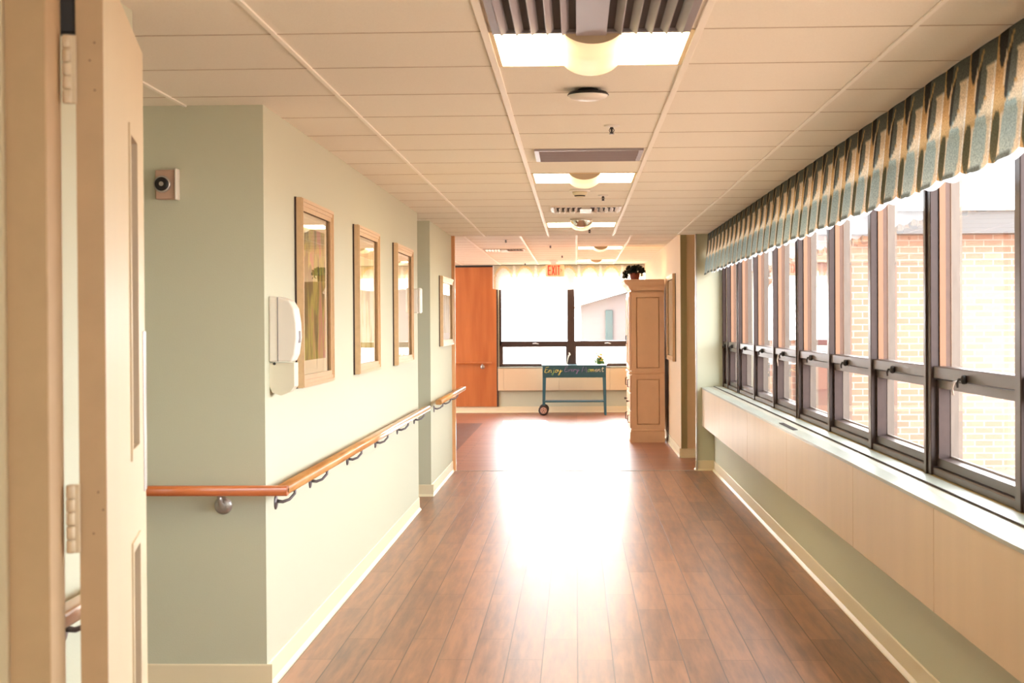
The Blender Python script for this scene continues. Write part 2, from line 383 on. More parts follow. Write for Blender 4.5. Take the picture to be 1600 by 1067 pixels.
for k in range(16): b.box(-6, 1.13, 16.3 + .64 * k - .004, 16.3 + .64 * k + .004, CEIL2 - .0015, CEIL2 + .001)
b.build('tile_seam_shadows', SEAM, ce2)
for x in (-1.86, -1.23, -.61, .012, .62): MB().box(x - .0115, x + .0115, YE + .1, YW, CEIL2 - .005, CEIL2 + .001).build('ceiling_tee', TEE, ce2)

# ------------------------------------------------------------------ side windows
MY = [2.8, 3.97, 5.25, 6.59, 7.87, 9.15, 10.44, 11.71, 12.98, 14.24, 15.24, YE - .04]
WIDE = {6.59, 10.44, 14.24, 2.8}
GX = 1.497
for i in range(len(MY) - 1):
    y0, y1 = MY[i], MY[i + 1]
    wn = empty(f'window_{i + 1}', (1.5, (y0 + y1) / 2, .79)); struct(wn)
    hw = .066 if y1 in WIDE else .034
    h0 = .066 if y0 in WIDE else .034
    # far mullion, room face brown, reveal, outer trim
    b = MB(); b.box(1.437, 1.472, y1 - hw, y1 + hw, .83, 2.2, .003); b.box(1.472, 1.52, y1 - hw + .006, y1 + hw - .006, .83, 2.2)
    if y1 in WIDE: b.box(1.43, 1.44, y1 - .008, y1 + .008, .83, 2.2, .002)
    b.build('mullion', BROWN, wn)
    a, c = y0 + h0, y1 - hw
    MB().box(1.4725, 1.4965, c - .012, c + .008, 1.27, 2.2).build('window_stop', TAN, wn)
    b = MB(); b.box(1.521, 1.565, c - .004, c + .05, .83, 2.3); b.build('outer_trim', EXTW, wn)
    MB().box(1.447, 1.496, a, c, 1.222, 1.272, .004).build('middle_rail', BROWN, wn)
    MB().quad((GX, a, 1.27), (GX, c, 1.27), (GX, c, 2.2), (GX, a, 2.2)).build('upper_glass', GLASS, wn)
    b = MB(); b.box(1.445, 1.52, a, c, .83, .862, .004); b.box(1.50, 1.60, a, c, .80, .835); b.build('bottom_frame', BROWN, wn)
    # awning sash
    b = MB(); b.ring_frame('x', 1.462, 1.508, a + .004, c - .004, .866, 1.218, .034)
    sash = b.build('sash', BROWN, wn)
    MB().ring_frame('x', 1.508, 1.52, a + .03, c - .03, .892, 1.192, .016).build('glazing_bead', EXTW, sash)
    MB().quad((1.494, a + .03, .89), (1.494, c - .03, .89), (1.494, c - .03, 1.19), (1.494, a + .03, 1.19)).build('sash_glass', GLASS, sash)
    # latch and crank
    ym = a + (c - a) * .56
    b = MB(); b.lathe((1.44, ym, 1.235), [(.006, -.012), (.016, -.008), (.018, 0), (.016, .008), (.004, .012)], 14, 'x')
    b.tube([(1.435, ym, 1.235), (1.424, ym + .012, 1.236), (1.42, ym + .022, 1.222), (1.422, ym + .024, 1.205)], [.005, .005, .0045, .004], 8)
    lt = b.build('latch', BLACK, wn)
    if i in (1, 2, 6):
        L_ = .055 if i != 2 else .028
        MB().tube([(1.42, ym + .022, 1.228), (1.41, ym + .03, 1.225), (1.405, ym + .036, 1.21 - L_ * .3), (1.408, ym + .03, 1.205 - L_)], [.004, .0048, .0048, .0035], 8).build('crank_handle', METAL, lt)
# ochre sealant line below the frames
struct(MB().box(1.425, 1.5, 2.8, YE - .02, .79, .83).build('trim_6', PUTTY))

# radiator cover under the windows
rc = empty('radiator_cover', (1.297, 9, .44)); tag(rc, 'long cream radiator cover running along the wall under the right-hand windows', 'radiator cover')
seams = [2.8, 3.9, 5.575, 7.19, 9.44, 11.6, 13.86, YE - .004]
for y0, y1 in zip(seams, seams[1:]): MB().box(1.237, 1.355, y0 + .0015, y1 - .0015, .44, .808, .003).build('front_panel', RAD, rc)
MB().prism([(1.233, .806), (1.233, .82), (1.30, .826), (1.30, .806)], 'y', 2.8, YE - .003).build('front_lip', SILL, rc)
b = MB(); b.box(1.355, 1.43, 2.8, YE - .003, .806, .832, .002); b.build('top_shelf', SILL, rc)
b = MB(); b.box(1.30, 1.355, 2.8, YE - .003, .80, .826)
b.build('air_grille', GRILLE, rc)
b = MB(); b.box(1.351, 1.3555, 2.8, YE - .003, .827, .8335); b.build('grille_gap', SLATE, rc)
b = MB()
for k in range(22): b.box(1.262, 1.292, 9.35 + k * .03, 9.362 + k * .03, .8235, .828)
b.build('outlet_slots', SLATE, rc)

# ------------------------------------------------------------------ valances
CH, GT, GO, PT, TN, CR, WH = [tuple(v / 255 for v in c) for c in ((70, 70, 68), (108, 114, 108), (98, 96, 76), (172, 190, 188), (204, 170, 122), (226, 210, 182), (236, 230, 218))]
def leaf(u, v, cu, cv, ru, rv, lean=0.0):
    dv = (v - cv) / rv
    if abs(dv) > 1: return False
    du = (u - cu - lean * (v - cv)) / (ru * (1 - dv * dv) ** .6 + 1e-6)
    return abs(du) < 1
def printcol(u, v):
    u = u % 1.0
    c = TN if u < .34 or .44 < v < .62 else CR
    if .78 < u and v > .25: c = CR
    if u > .95: c = WH
    if v < .2 and u > .42: c = GT
    if leaf(u, v, .25, .02, .17, .26, .1): c = CH
    if leaf(u, v, .52, .16, .045, .13, -.6): c = TN
    if leaf(u, v, .60, .34, .155, .22, -.1): c = CH if u < .60 else GT
    if leaf(u, v, .68, .78, .17, .28): c = PT
    if leaf(u, v, .22, .80, .16, .21): c = GO
    if v > .96 and .3 < u < .75: c = GT
    if .45 < v < .58 and .62 < u < .9 and not leaf(u, v, .60, .34, .155, .22, -.1): c = CR
    return c
def printcol_backlit(u, v):  # leaf fabric paled in colour to stand in for sun behind it
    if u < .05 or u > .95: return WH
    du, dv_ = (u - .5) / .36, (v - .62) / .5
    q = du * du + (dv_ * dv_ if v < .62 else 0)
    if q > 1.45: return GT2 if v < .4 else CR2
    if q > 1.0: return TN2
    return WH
GT2, CR2, TN2 = [tuple(v / 255 for v in c) for c in ((206, 200, 176), (244, 232, 206), (232, 206, 160))]  # tones lightened for the backlit print
def valance(name, n, pitch, top, bot, place, NU=30, NV=34, tilt=0.026, pc=printcol, M=FABRIC):
    bm = bmesh.new(); lay = bm.loops.layers.color.new('print')
    cols = n * NU; grid = []
    for j in range(NV + 1):
        row = []
        v = j / NV
        for i in range(cols + 1):
            p = i / NU; u = p % 1
            bulge = (abs(math.sin(math.pi * u)) ** .7) * (.006 + .016 * v) + .006 * math.sin(2 * math.pi * u * 2 + 1) * v
            z = top - (top - bot) * v - (.02 * math.sin(math.pi * u) ** .8 + .006 * math.sin(p * 2.3)) * v
            row.append(bm.verts.new(place(p * pitch, tilt * v + bulge, z)))
        grid.append(row)
    for j in range(NV):
        for i in range(cols):
            f = bm.faces.new((grid[j][i], grid[j][i + 1], grid[j + 1][i + 1], grid[j + 1][i])); f.smooth = True
            for l, (di, dj) in zip(f.loops, ((0, 0), (1, 0), (1, 1), (0, 1))):
                uu = ((i + di) / NU) % 1.0
                if di and uu == 0: uu = .999
                l[lay] = (*pc(uu, (j + dj) / NV), 1)
    me = bpy.data.meshes.new(name); bm.to_mesh(me); bm.free(); me.materials.append(M)
    return me
def lining(n, pitch, top, bot, place, off):
    b = MB(); bm = b.bm; rows = []
    for j in range(5):
        rows.append([bm.verts.new(place(i / 10 * pitch, off, top - (top - bot) * j / 4 - (.018 * abs(math.sin(math.pi * (i / 10 + .5)))) * j / 4)) for i in range(n * 10 + 1)])
    for j in range(4):
        for i in range(n * 10): bm.faces.new((rows[j][i], rows[j][i + 1], rows[j + 1][i + 1], rows[j + 1][i])).smooth = True
    return b
va = empty('window_valance', (1.3, 9, 1.95)); tag(va, 'long pleated leaf-print valance hanging along the right-hand windows', 'valance')
NP = 37; Yv0 = YE - .03; PITCH = .3475
plc = lambda s, d, z: (1.3 - d, Yv0 - s, z)
me = valance('valance_fabric', NP, PITCH, CEIL - .004, 1.945, plc)
vo = bpy.data.objects.new('fabric_skirt', me); COL.objects.link(vo); vo.parent = va; vo.location = -Vector(va.location)
lining(NP, PITCH, 2.1, 1.957, plc, -.035).build('lining', LINING, va)
MB().box(1.305, 1.354, Yv0 - NP * PITCH, Yv0, CEIL - .05, CEIL - .002).build('mounting_board', WHITEP, va)
vb = empty('window_valance', (-.1, YW - .1, 2.03)); tag(vb, 'sunlit scalloped pale valance across the top of the far window', 'valance')
plc2 = lambda s, d, z: (-1.36 + s, YW - .09 - d, z)
me = valance('valance_fabric_far', 7, .3535, CEIL2 - .01, 2.04, plc2, 26, 22, pc=printcol_backlit)
vo = bpy.data.objects.new('fabric_skirt', me); COL.objects.link(vo); vo.parent = vb; vo.location = -Vector(vb.location)
MB().box(-1.36, 1.11, YW - .085, YW - .002, CEIL2 - .05, CEIL2 - .01).build('mounting_board', WHITEP, vb)

# ------------------------------------------------------------------ far window
fw = empty('window_12', (-.07, YW + .05, .77)); struct(fw)
WX1 = 1.13
b = MB(); b.box(WX0, WX0 + .04, YW, YW + .08, .76, 2.3, .003); b.build('window_frame', BROWN, fw)
MB().box(-.145, -.02, YW - .01, YW + .08, .76, 2.3, .004).build('mullion', BROWN, fw)
MB().box(WX0, WX1, YW, YW + .08, 1.10, 1.175, .004).build('middle_rail', BROWN, fw)
MB().box(WX0, WX1, YW, YW + .08, .745, .785, .004).build('bottom_frame', BROWN, fw)
for x0, x1 in ((WX0 + .04, -.145), (-.02, WX1)):
    MB().quad((x0, YW + .05, 1.17), (x1, YW + .05, 1.17), (x1, YW + .05, 2.3), (x0, YW + .05, 2.3)).build('upper_glass', GLASS, fw)
    sa = MB().ring_frame('y', YW + .01, YW + .06, x0, x1, .785, 1.10, .022).build('sash', BROWN, fw)
    MB().quad((x0 + .02, YW + .04, .8), (x1 - .02, YW + .04, .8), (x1 - .02, YW + .04, 1.09), (x0 + .02, YW + .04, 1.09)).build('sash_glass', GLASS, sa)
    xm = x0 + (x1 - x0) * (.52 if x0 < -.5 else .47)
    MB().tube([(xm - .05, YW - .02, 1.135), (xm, YW - .03, 1.14), (xm + .05, YW - .02, 1.128)], [.008, .011, .006], 8).build('latch', METAL, fw)
MB().tube([(-.15, YW - .03, .80), (-.13, YW - .04, .90), (-.12, YW - .05, .935), (-.10, YW - .05, .95), (-.115, YW - .05, .985)], [.006, .009, .012, .013, .009], 8).build('crank_handle', WHITEP, fw)
MB().box(WX0 - .02, 1.13, YW - .13, YW + .01, .735, .755, .003).build('window_sill', SILL, fw)
rf = empty('radiator_cover', (-.07, YW - .06, .365)); tag(rf, 'cream radiator cover under the far window behind the teal cart', 'radiator cover')
for x0, x1 in ((-1.283, -1.19), (-1.188, -.28), (-.278, .55), (.552, 1.105)): MB().box(x0, x1, YW - .12, YW - .002, .365, .733, .004).build('front_panel', RAD, rf)

# wood panel beside the far window with its handrail
wp = empty('wood_wall_panel', (-1.66, YW - .02, .1)); tag(wp, 'tall orange wood veneer panel on the far wall left of the window', 'wall panel')
MB().box(-2.9, -1.305, YW - .03, YW - .006, .1, 2.395, .003).build('veneer_sheet', PANEL, wp)
MB().box(-1.305, -1.28, YW - .034, YW - .004, .1, 2.41, .002).build('edge_strip', FRAMED, wp)
MB().box(-2.9, -1.305, YW - .034, YW - .004, 2.395, 2.42, .002).build('top_strip', BLACK, wp)

# ------------------------------------------------------------------ handrails
def rail_profile(cx, cz, wdt=.062, h=.04):
    r = .012; pts = []
    for sx, sz, a0 in ((1, 1, 0), (-1, 1, 90), (-1, -1, 180), (1, -1, 270)):
        for k in range(4):
            a = math.radians(a0 + k * 30); pts.append((cx + sx * (wdt / 2 - r) + r * math.cos(a), cz + sz * (h / 2 - r) + r * math.sin(a)))
    return pts
RZ, RW, RH = .80, .052, .04
def bracket_left(y, xw, par, xr):
    b = MB(); b.lathe((xw, y, .725), [(.03, 0), (.03, .004), (.022, .008), (.008, .01)], 18, 'x')
    b.tube([(xw + .006, y, .73), (xw + .03, y + .005, .726), (xw + .055, y + .02, .734), (xr, y + .035, .757), (xr, y + .04, RZ - RH / 2 + .002)], [.008, .007, .006, .006, .008], 10)
    b.build('bracket', DMETAL, par)
def make_rail_left(y0, y1, label, ys, xw=XL, mitre=False):
    xr = xw + .075
    r = empty('handrail', (xr, (y0 + y1) / 2, RZ)); tag(r, label, 'handrail', None)
    b = MB(); b.prism(rail_profile(xr, RZ, RW, RH), 'y', y0, y1, True)
    b.build('rail', RAILW, r)
    for y in ys: bracket_left(y, xw, r, xr)
    return r
hr = make_rail_left(6.215 + .02, 12.4, 'long oak handrail on the left wall below the framed pictures, turning the corner', [6.5, 7.35, 8.55, 9.75, 10.95, 12.1], XL - .01)
# cross run on the wall facing the camera
b = MB(); b.prism(rail_profile(6.3 - .068, RZ, .052, .0395), 'x', -2.6, XL - .01 + .075 + .026, True)
b.build('cross_rail', RAILX, hr)
b = MB(); b.lathe((-1.41, 6.3, .735), [(.036, 0), (.036, -.005), (.026, -.010), (.01, -.012)], 22, 'y')
b.tube([(-1.41, 6.29, .735), (-1.41, 6.262, .738), (-1.41, 6.24, .752), (-1.41, 6.235, RZ - .015)], [.012, .01, .009, .012], 10)
b.build('bracket', METAL, hr)
h2 = make_rail_left(13.32, 16.25, 'short oak handrail on the second left wall beside the wood corner trim', [13.7, 14.6, 15.45], XL)
h3 = make_rail_left(2.9, 4.05, 'oak handrail seen through the gap behind the open door', [3.75], XL)
h4 = empty('handrail', (-1.9, YW - .08, .80)); tag(h4, 'thin wooden handrail across the orange wood panel at the far end', 'handrail')
MB().prism(rail_profile(YW - .085, .82, .05, .032), 'x', -2.8, -1.39, True).build('rail', PANEL, h4)
b = MB(); b.lathe((-1.54, YW - .03, .755), [(.036, 0), (.036, -.005), (.01, -.012)], 18, 'y'); b.tube([(-1.54, YW - .04, .755), (-1.54, YW - .08, .76), (-1.54, YW - .085, .806)], .009, 8); b.build('bracket', METAL, h4)

# ------------------------------------------------------------------ pictures
def picture(y0, y1, z0, z1, art, label, xw=XL - .01, side=1, fwid=.055, group=None):
    t = empty('framed_picture', (xw, (y0 + y1) / 2, z0)); tag(t, label, 'picture', group)
    x = lambda d: xw + side * d
    MB().ring_frame('x', x(.001), x(.009), y0, y1, z0, z1, fwid).build('frame_shadow', FRAMED, t)  # dark ring stands in for the shadow between frame and wall
    fr = MB(); fr.ring_frame('x', x(.009), x(.034), y0 + .002, y1 - .002, z0 + .002, z1 - .002, fwid * .62); fr.ring_frame('x', x(.026), x(.030), y0 + .03, y1 - .03, z0 + .03, z1 - .03, fwid * .5)
    fr.ring_frame('x', x(.034), x(.039), y0 + .006, y1 - .006, z0 + .006, z1 - .006, fwid * .25)
    fr.build('frame', FRAMEW, t)
    MB().box(min(x(.002), x(.008)), max(x(.002), x(.008)), y0 + .02, y1 - .02, z0 + .02, z1 - .02).build('mat_board', MATB, t)
    if art:
        mg = .12
        MB().box(min(x(.008), x(.010)), max(x(.008), x(.010)), y0 + mg, y1 - mg, z0 + mg, z1 - mg).build('art_print', art, t)
    MB().quad((x(.018), y0 + .03, z0 + .03), (x(.018), y1 - .03, z0 + .03), (x(.018), y1 - .03, z1 - .03), (x(.018), y0 + .03, z1 - .03)).build('glass_pane', PGLASS, t)
    return t
G = None
picture(6.99, 7.90, 1.172, 2.02, ART1, 'largest framed picture on the left wall, yellow-green print, just behind the soap dispenser')
picture(8.83, 9.78, 1.175, 2.015, ART2, 'middle framed picture of the three on the left wall, pale ochre behind glass')
picture(10.75, 11.80, 1.175, 2.01, None, 'third framed picture on the left wall, beside the white wall strobe')
picture(14.28, 15.55, 1.255, 1.895, ART2, 'small framed picture on the far left wall above the short handrail', XL)
picture(18.06, 19.35, 1.02, 2.02, MATB, 'narrow framed picture on the right wall beside the tall cream armoire', 1.13, -1)

# ------------------------------------------------------------------ soap dispenser
sd = empty('soap_dispenser', (XL - .01, 6.47, 1.17)); tag(sd, 'white hand soap dispenser with drip tray on the left wall near the corner', 'soap dispenser')
xw = XL - .01
prof = [(0, 1.305), (.092, 1.305), (.106, 1.335), (.115, 1.40), (.113, 1.46), (.104, 1.52), (.085, 1.552), (.045, 1.568), (0, 1.572)]
b = MB(); b.prism([(xw + .036 + (u - .036), v) for u, v in prof if u >= 0], 'y', 6.385, 6.51, False)
o = b.build('dispenser_cover', WHITEP, sd); o.modifiers.new('bevel', 'BEVEL').width = .008; o.modifiers['bevel'].segments = 3
MB().box(xw + .036, xw + .0385, 6.383, 6.512, 1.306, 1.566).build('cover_seam', GREYP, sd)
MB().box(xw + .1, xw + .117, 6.43, 6.47, 1.38, 1.43, .004).build('sight_window', GREYP, sd)
MB().prism([(xw, 1.205), (xw + .01, 1.18), (xw + .045, 1.168), (xw + .085, 1.185), (xw + .1, 1.205), (xw + .1, 1.30), (xw, 1.30)], 'y', 6.40, 6.495).build('drip_tray', mat('tray_plastic', (222, 216, 196), .4), sd)
MB().lathe((xw + .02, 6.40, 1.297), [(.006, -.003), (.006, .002)], 10, 'y').build('screw', BLACK, sd)

# alarm devices
al = empty('wall_speaker', (-1.62, 6.3, 1.955)); tag(al, 'small square speaker horn high on the wall facing the camera beside the door', 'speaker')
MB().box(-1.665, -1.585, 6.262, 6.299, 1.955, 2.072, .004).build('housing', mat('speaker_housing', (196, 164, 142), .45), al)
MB().box(-1.585, -1.575, 6.25, 6.299, 1.952, 2.076, .003).build('side_lens', WHITEP, al)
MB().lathe((-1.634, 6.262, 2.014), [(.032, 0), (.034, -.012), (.030, -.022), (.024, -.014)], 26, 'y').build('horn_rim', METAL, al)
MB().lathe((-1.634, 6.25, 2.014), [(.026, 0), (.027, -.011), (.02, -.013)], 26, 'y').build('horn', BLACK, al)
MB().lathe((-1.634, 6.236, 2.014), [(.009, 0), (.009, -.003)], 14, 'y').build('centre_cap', METAL, al)
st = empty('wall_strobe', (XL, 12.0, 1.535)); tag(st, 'white alarm strobe sticking out near the end of the left wall, past the third picture', 'alarm')
MB().box(xw, xw + .05, 11.95, 12.07, 1.54, 1.725, .006).build('housing', WHITEP, st)
MB().box(xw + .052, xw + .075, 11.95, 12.07, 1.54, 1.73, .008).build('lens', WHITEP, st)
MB().box(xw + .03, xw + .066, 11.97, 12.05, 1.6, 1.67, .01).build('horn', GREYP, st)

# ------------------------------------------------------------------ open door at the near left
dv = Vector((-.197, .98, 0)).normalized(); ang = math.atan2(dv.y, dv.x) - math.pi / 2
dr = empty('door_1', (-.797, 2.67, 0), ang); struct(dr)
# local frame: y along the leaf, x across (leaf occupies -0.045..0)
T, W_, H_ = .045, .95, 2.072
cuts = [(.53, .72, 1.19, 1.85), (.53, .72, .30, 1.0)]
b = MB()
b.box(-T, 0, 0, .53, .01, H_); b.box(-T, 0, .72, W_, .01, H_)
for z0, z1 in ((.01, .30), (1.0, 1.19), (1.85, H_)): b.box(-T, 0, .53, .72, z0, z1)
b.build('door_leaf', DOORP, dr, True)
MB().box(-T, 0, -.002, .0005, .01, H_).build('door_edge', DOORE, dr, True)
for y0, y1, z0, z1 in cuts:
    MB().ring_frame('x', -.012, .004, y0 - .012, y1 + .012, z0 - .012, z1 + .012, .022).build('glazing_stop', DOORP, dr, True)
    MB().box(-.03, -.024, y0, y1, z0, z1).build('vision_panel', mat('smoked_glass', (128, 104, 100), .15), dr, True)
MB().box(0, .003, .88, .945, 1.08, 1.44, .001).build('push_plate', METAL, dr, True)
for z in (1.07, 1.825, .25):
    b = MB(); b.box(-.062, -.043, -.016, -.008, z, z + .115, .001)
    for k in range(5): b.lathe((-.058, -.018, z + k * .023), [(.0062, 0), (.0075, .0015), (.0075, .0205), (.0062, .022)], 12)
    b.build('hinge', mat('painted_hinge', (226, 204, 172), .4), dr, True)
MB().box(-.075, -.046, -.004, .03, 1.945, 2.25, .003).build('door_closer', BLACK, dr, True)
b = MB()
for z in (1.17, 1.14, 1.10, 1.93, 1.90, 1.85): b.lathe((-.022 + .008 * ((z * 100) % 2), -.002, z), [(.002, 0), (.002, -.0008)], 8, 'y')
b.build('screw_heads', mat('screw_paint', (150, 118, 92), .5), dr, True)
jm = empty('door_2', (-.93, 2.6, 0)); struct(jm)
MB().box(-.932, -.863, 2.573, 2.65, 0, CEIL - .001, .002).build('jamb', DOORE, jm)
MB().box(-1.23, -.93, 2.56, 2.65, 0, CEIL - .001, .002).build('casing', DOORP, jm)
MB().box(-.932, XR, 2.56, 2.66, CEIL - .02, CEIL - .001).build('head', DOORE, jm)

# ------------------------------------------------------------------ ceiling lights
def troffer(x0, x1, y0, y1, zc, label, group, simple=False):
    t = empty('ceiling_light', ((x0 + x1) / 2, (y0 + y1) / 2, zc)); tag(t, label, 'ceiling light', group)
    MB().ring_frame('z', zc - .004, zc + .0005, x0, x1, y0, y1, .014).build('frame', GLOWT, t)
    xm = (x0 + x1) / 2 + .003; hw = .093
    b = MB(); b.box(x0 + .014, xm - hw, y0 + .014, y1 - .014, zc - .0025, zc + .0003); b.box(xm + hw, x1 - .014, y0 + .014, y1 - .014, zc - .0025, zc + .0003)
    b.build('reflector_panel', LIGHT, t)
    pts = [(xm + hw * math.sin(a), zc + .028 - .068 * math.cos(a) / 1.0) for a in [math.radians(-65 + 130 * k / 16) for k in range(17)]]
    bm_pts = [(hw * ((px - xm) / (hw * math.sin(math.radians(65)))) + xm, pz) for px, pz in pts]
    b = MB(); b.prism(bm_pts, 'y', y0 + .012, y1 - .012, True); b.build('basket', BASKET, t)
    b = MB(); b.prism(bm_pts, 'y', y0 + .006, y0 + .0118, True); b.build('basket_end', BASKEND, t)
    b = MB(); b.prism(bm_pts, 'y', y1 - .0118, y1 - .006, True); b.build('basket_end', BASKEND, t)
    return t
SX0, SX1 = MX[2] + .012, MX[3] - .012
GL = None
troffer(SX0, SX1, SY[14] , SY[15], CEIL, 'lit basket ceiling light nearest the camera, just behind the large vent', GL)
troffer(SX0, SX1, SY[21], SY[22], CEIL, 'second lit basket ceiling light, between the slatted vent and the smoke detector', GL)
troffer(SX0, SX1, SY[28], SY[29], CEIL, 'third lit basket ceiling light, behind the chrome dome at the corridor end', GL)
troffer(SX0, SX1, -1.0, -.36, CEIL, 'added unseen basket fill light behind the camera position', GL)  # unseen lamp added to fill the near end with light
troffer(.024, .608, 20.14, 20.78, CEIL2, 'lit basket ceiling light in the far room, nearer of its two', GL)
troffer(.024, .608, 24.3, 24.9, CEIL2, 'lit basket ceiling light in the far room close to the far window', GL)
troffer(-3.1, -2.5, 20.14, 20.78, CEIL2, 'added basket fill light in the far room, unseen to the left', GL)  # unseen lamp added to help light the far room

# ------------------------------------------------------------------ ceiling vents
def vent(x0, x1, y0, y1, zc, label, along='y', n=5, split=True, m=METAL):
    t = empty('ceiling_vent', ((x0 + x1) / 2, (y0 + y1) / 2, zc)); tag(t, label, 'vent')
    MB().ring_frame('z', zc - .012, zc + .0005, x0, x1, y0, y1, .022).build('frame', m, t)
    MB().box(x0 + .02, x1 - .02, y0 + .02, y1 - .02, zc - .0018, zc - .0008).build('backing', SLATE, t)
    a, c = x0 + .024, x1 - .024; f, g = y0 + .024, y1 - .024
    if along == 'y':
        xm = (a + c) / 2; half = (c - a) / 2 - .045; st_ = half / n
        for s in (-1, 1):
            for k in range(n):
                x = xm + s * (.05 + st_ * (k + .4))
                MB().prism([(x, zc - .003), (x + .0025, zc - .003), (x + s * .02 + .0025, zc - .022), (x + s * .02, zc - .022)], 'y', f, g).build('vane', m, t)
        MB().prism([(xm - .02, zc - .003), (xm + .02, zc - .003), (xm + .045, zc - .022), (xm - .045, zc - .022)], 'y', f + .03, g).build('centre_vane', m, t)
    else:
        for k in range(n):
            y = f + (g - f) * (k + .3) / n
            MB().prism([(y, zc - .003), (y + .0025, zc - .003), (y + .034, zc - .020), (y + .0315, zc - .020)], 'x', a, c).build('vane', m, t)
    return t
GM = mat('grey_vent_paint', (150, 142, 146), .4, metal=.2); LM = mat('cream_vent_paint', (216, 204, 188), .4)
vent(-.245, .345, SY[13] + .02, SY[14] - .005, CEIL, 'large grey ceiling vent with long vanes at the top edge, nearest the camera', n=5, m=GM)
vent(-.205, .343, 7.99, 8.52, CEIL, 'shallow grey slatted ceiling vent before the second ceiling light', 'x', 4, m=GM)
vent(-.185, .345, 11.86, 12.4, CEIL, 'small cream ceiling vent with open vanes, before the chrome dome', n=5, m=LM)
vent(-1.19, -.66, 20.5, 21.04, CEIL2, 'ceiling vent in the far room above the orange panel', n=5, m=LM)

# round ceiling devices
def sprinkler(x, y, zc, label, ring=False):
    t = empty('fire_sprinkler', (x, y, zc)); tag(t, label, 'sprinkler')
    MB().lathe((x, y, zc - .008), [(.022, 0), (.034, .003), (.036, .0078), (.02, .0079)], 20).build('escutcheon', WHITEP, t)
    b = MB(); b.tube([(x, y, zc - .004), (x, y, zc - .02), (x, y, zc - .036)], [.007, .005, .004], 8)
    b.tube([(x - .005, y, zc - .01), (x - .011, y, zc - .022), (x - .004, y, zc - .036)], .002, 6); b.tube([(x + .005, y, zc - .01), (x + .011, y, zc - .022), (x + .004, y, zc - .036)], .002, 6)
    b.build('nozzle', BLACK, t)
    MB().lathe((x, y, zc - .039), [(.011, 0), (.012, .0015), (.011, .003)], 12).build('deflector', DMETAL, t)
    return t
sprinkler(.163, 7.08, CEIL, 'nearest ceiling sprinkler head, just before the slatted vent')
sprinkler(.19, 10.9, CEIL, 'ceiling sprinkler head beside the smoke detector behind the second light')
sprinkler(.13, 14.75, CEIL, 'farthest corridor sprinkler head, behind the third ceiling light')
sprinkler(-.80, 18.3, CEIL2, 'far room sprinkler head nearest the corridor, above the orange panel')
sprinkler(-.31, 19.7, CEIL2, 'dark ringed far room sprinkler head at the middle of the ceiling')
sprinkler(-.19, 22.6, CEIL2, 'far room sprinkler head just above the EXIT sign')
sprinkler(-.80, 25.3, CEIL2, 'far room sprinkler head closest to the far window valance')

hd = empty('motion_sensor', (.05, 5.98, CEIL)); tag(hd, 'round white ceiling device on a black base behind the nearest ceiling light', 'sensor')
MB().lathe((.05, 5.98, CEIL - .012), [(.07, 0), (.045, .004), (.036, .0115)], 30).build('base', BLACK, hd)
b = MB(); b.lathe((.05, 5.98, CEIL - .044), [(.01, 0), (.045, .003), (.066, .010), (.076, .021), (.074, .027), (.055, .0318)], 32); b.build('cover', WHITEP, hd)
b = MB(); b.lathe((.05, 5.98, CEIL - .024), [(.077, 0), (.0775, .003), (.07, .0115), (.04, .012)], 32); b.build('rim', BLACK, hd)
sm = empty('smoke_detector', (.03, 10.45, CEIL)); tag(sm, 'small cream smoke detector hanging just behind the second ceiling light', 'smoke detector')
MB().lathe((.03, 10.45, CEIL - .014), [(.058, 0), (.068, .004), (.068, .0135)], 26).build('base', WHITEP, sm)
MB().lathe((.03, 10.45, CEIL - .05), [(.02, 0), (.03, .004), (.034, .012), (.045, .02), (.05, .0355)], 26).build('body', mat('detector_cream', (216, 204, 172), .5), sm)
MB().lathe((.03, 10.45, CEIL - .044), [(.033, 0), (.0355, .003), (.036, .008)], 26).build('sensor_slot', BLACK, sm)
md = empty('mirror_dome', (.048, 13.3, CEIL)); tag(md, 'chrome security mirror dome on the ceiling before the third light', 'mirror')
MB().lathe((.048, 13.3, CEIL - .008), [(.094, 0), (.096, .004), (.094, .0078)], 32).build('rim', LM, md)
MB().lathe((.048, 13.3, CEIL - .075), [(.004, 0), (.03, .004), (.055, .016), (.074, .034), (.086, .054), (.09, .066)], 32).build('dome', CHROME, md)

# EXIT sign
ex = empty('exit_sign', (-.33, 24.5, CEIL2)); tag(ex, 'red lettered EXIT sign hanging from the far room ceiling', 'exit sign')
MB().box(-.40, -.27, 24.47, 24.53, CEIL2 - .03, CEIL2 - .001, .004).build('mounting_canopy', WHITEP, ex)
EX0, EZ0, EZ1 = -.46, 2.185, 2.365
MB().box(EX0 + .08, EX0 + .16, 24.49, 24.51, EZ1, CEIL2 - .02, .002).build('neck', WHITEP, ex)
MB().box(EX0, EX0 + .285, 24.49, 24.51, EZ0, EZ1, .012, 2).build('sign_panel', EXITP, ex)
b = MB(); yl0, yl1 = 24.482, 24.489
z0, z1 = EZ0 + .02, EZ1 - .012; zm = (z0 + z1) / 2; t_ = .014
def stroke(b, p, q, t, y0=yl0, y1=yl1):
    p, q = Vector(p), Vector(q); d = (q - p).normalized(); n = Vector((-d.y, d.x)) * t / 2
    b.prism([tuple(p + n), tuple(q + n), tuple(q - n), tuple(p - n)], 'y', y0, y1)
x = EX0 + .042
stroke(b, (x, z0), (x, z1), t_)
for z in (z0 + t_ / 2, zm, z1 - t_ / 2): stroke(b, (x, z), (x + .038, z), t_)
stroke(b, (x + .055, z0), (x + .095, z1), t_); stroke(b, (x + .095, z0), (x + .055, z1), t_)
stroke(b, (x + .117, z0), (x + .117, z1), t_)
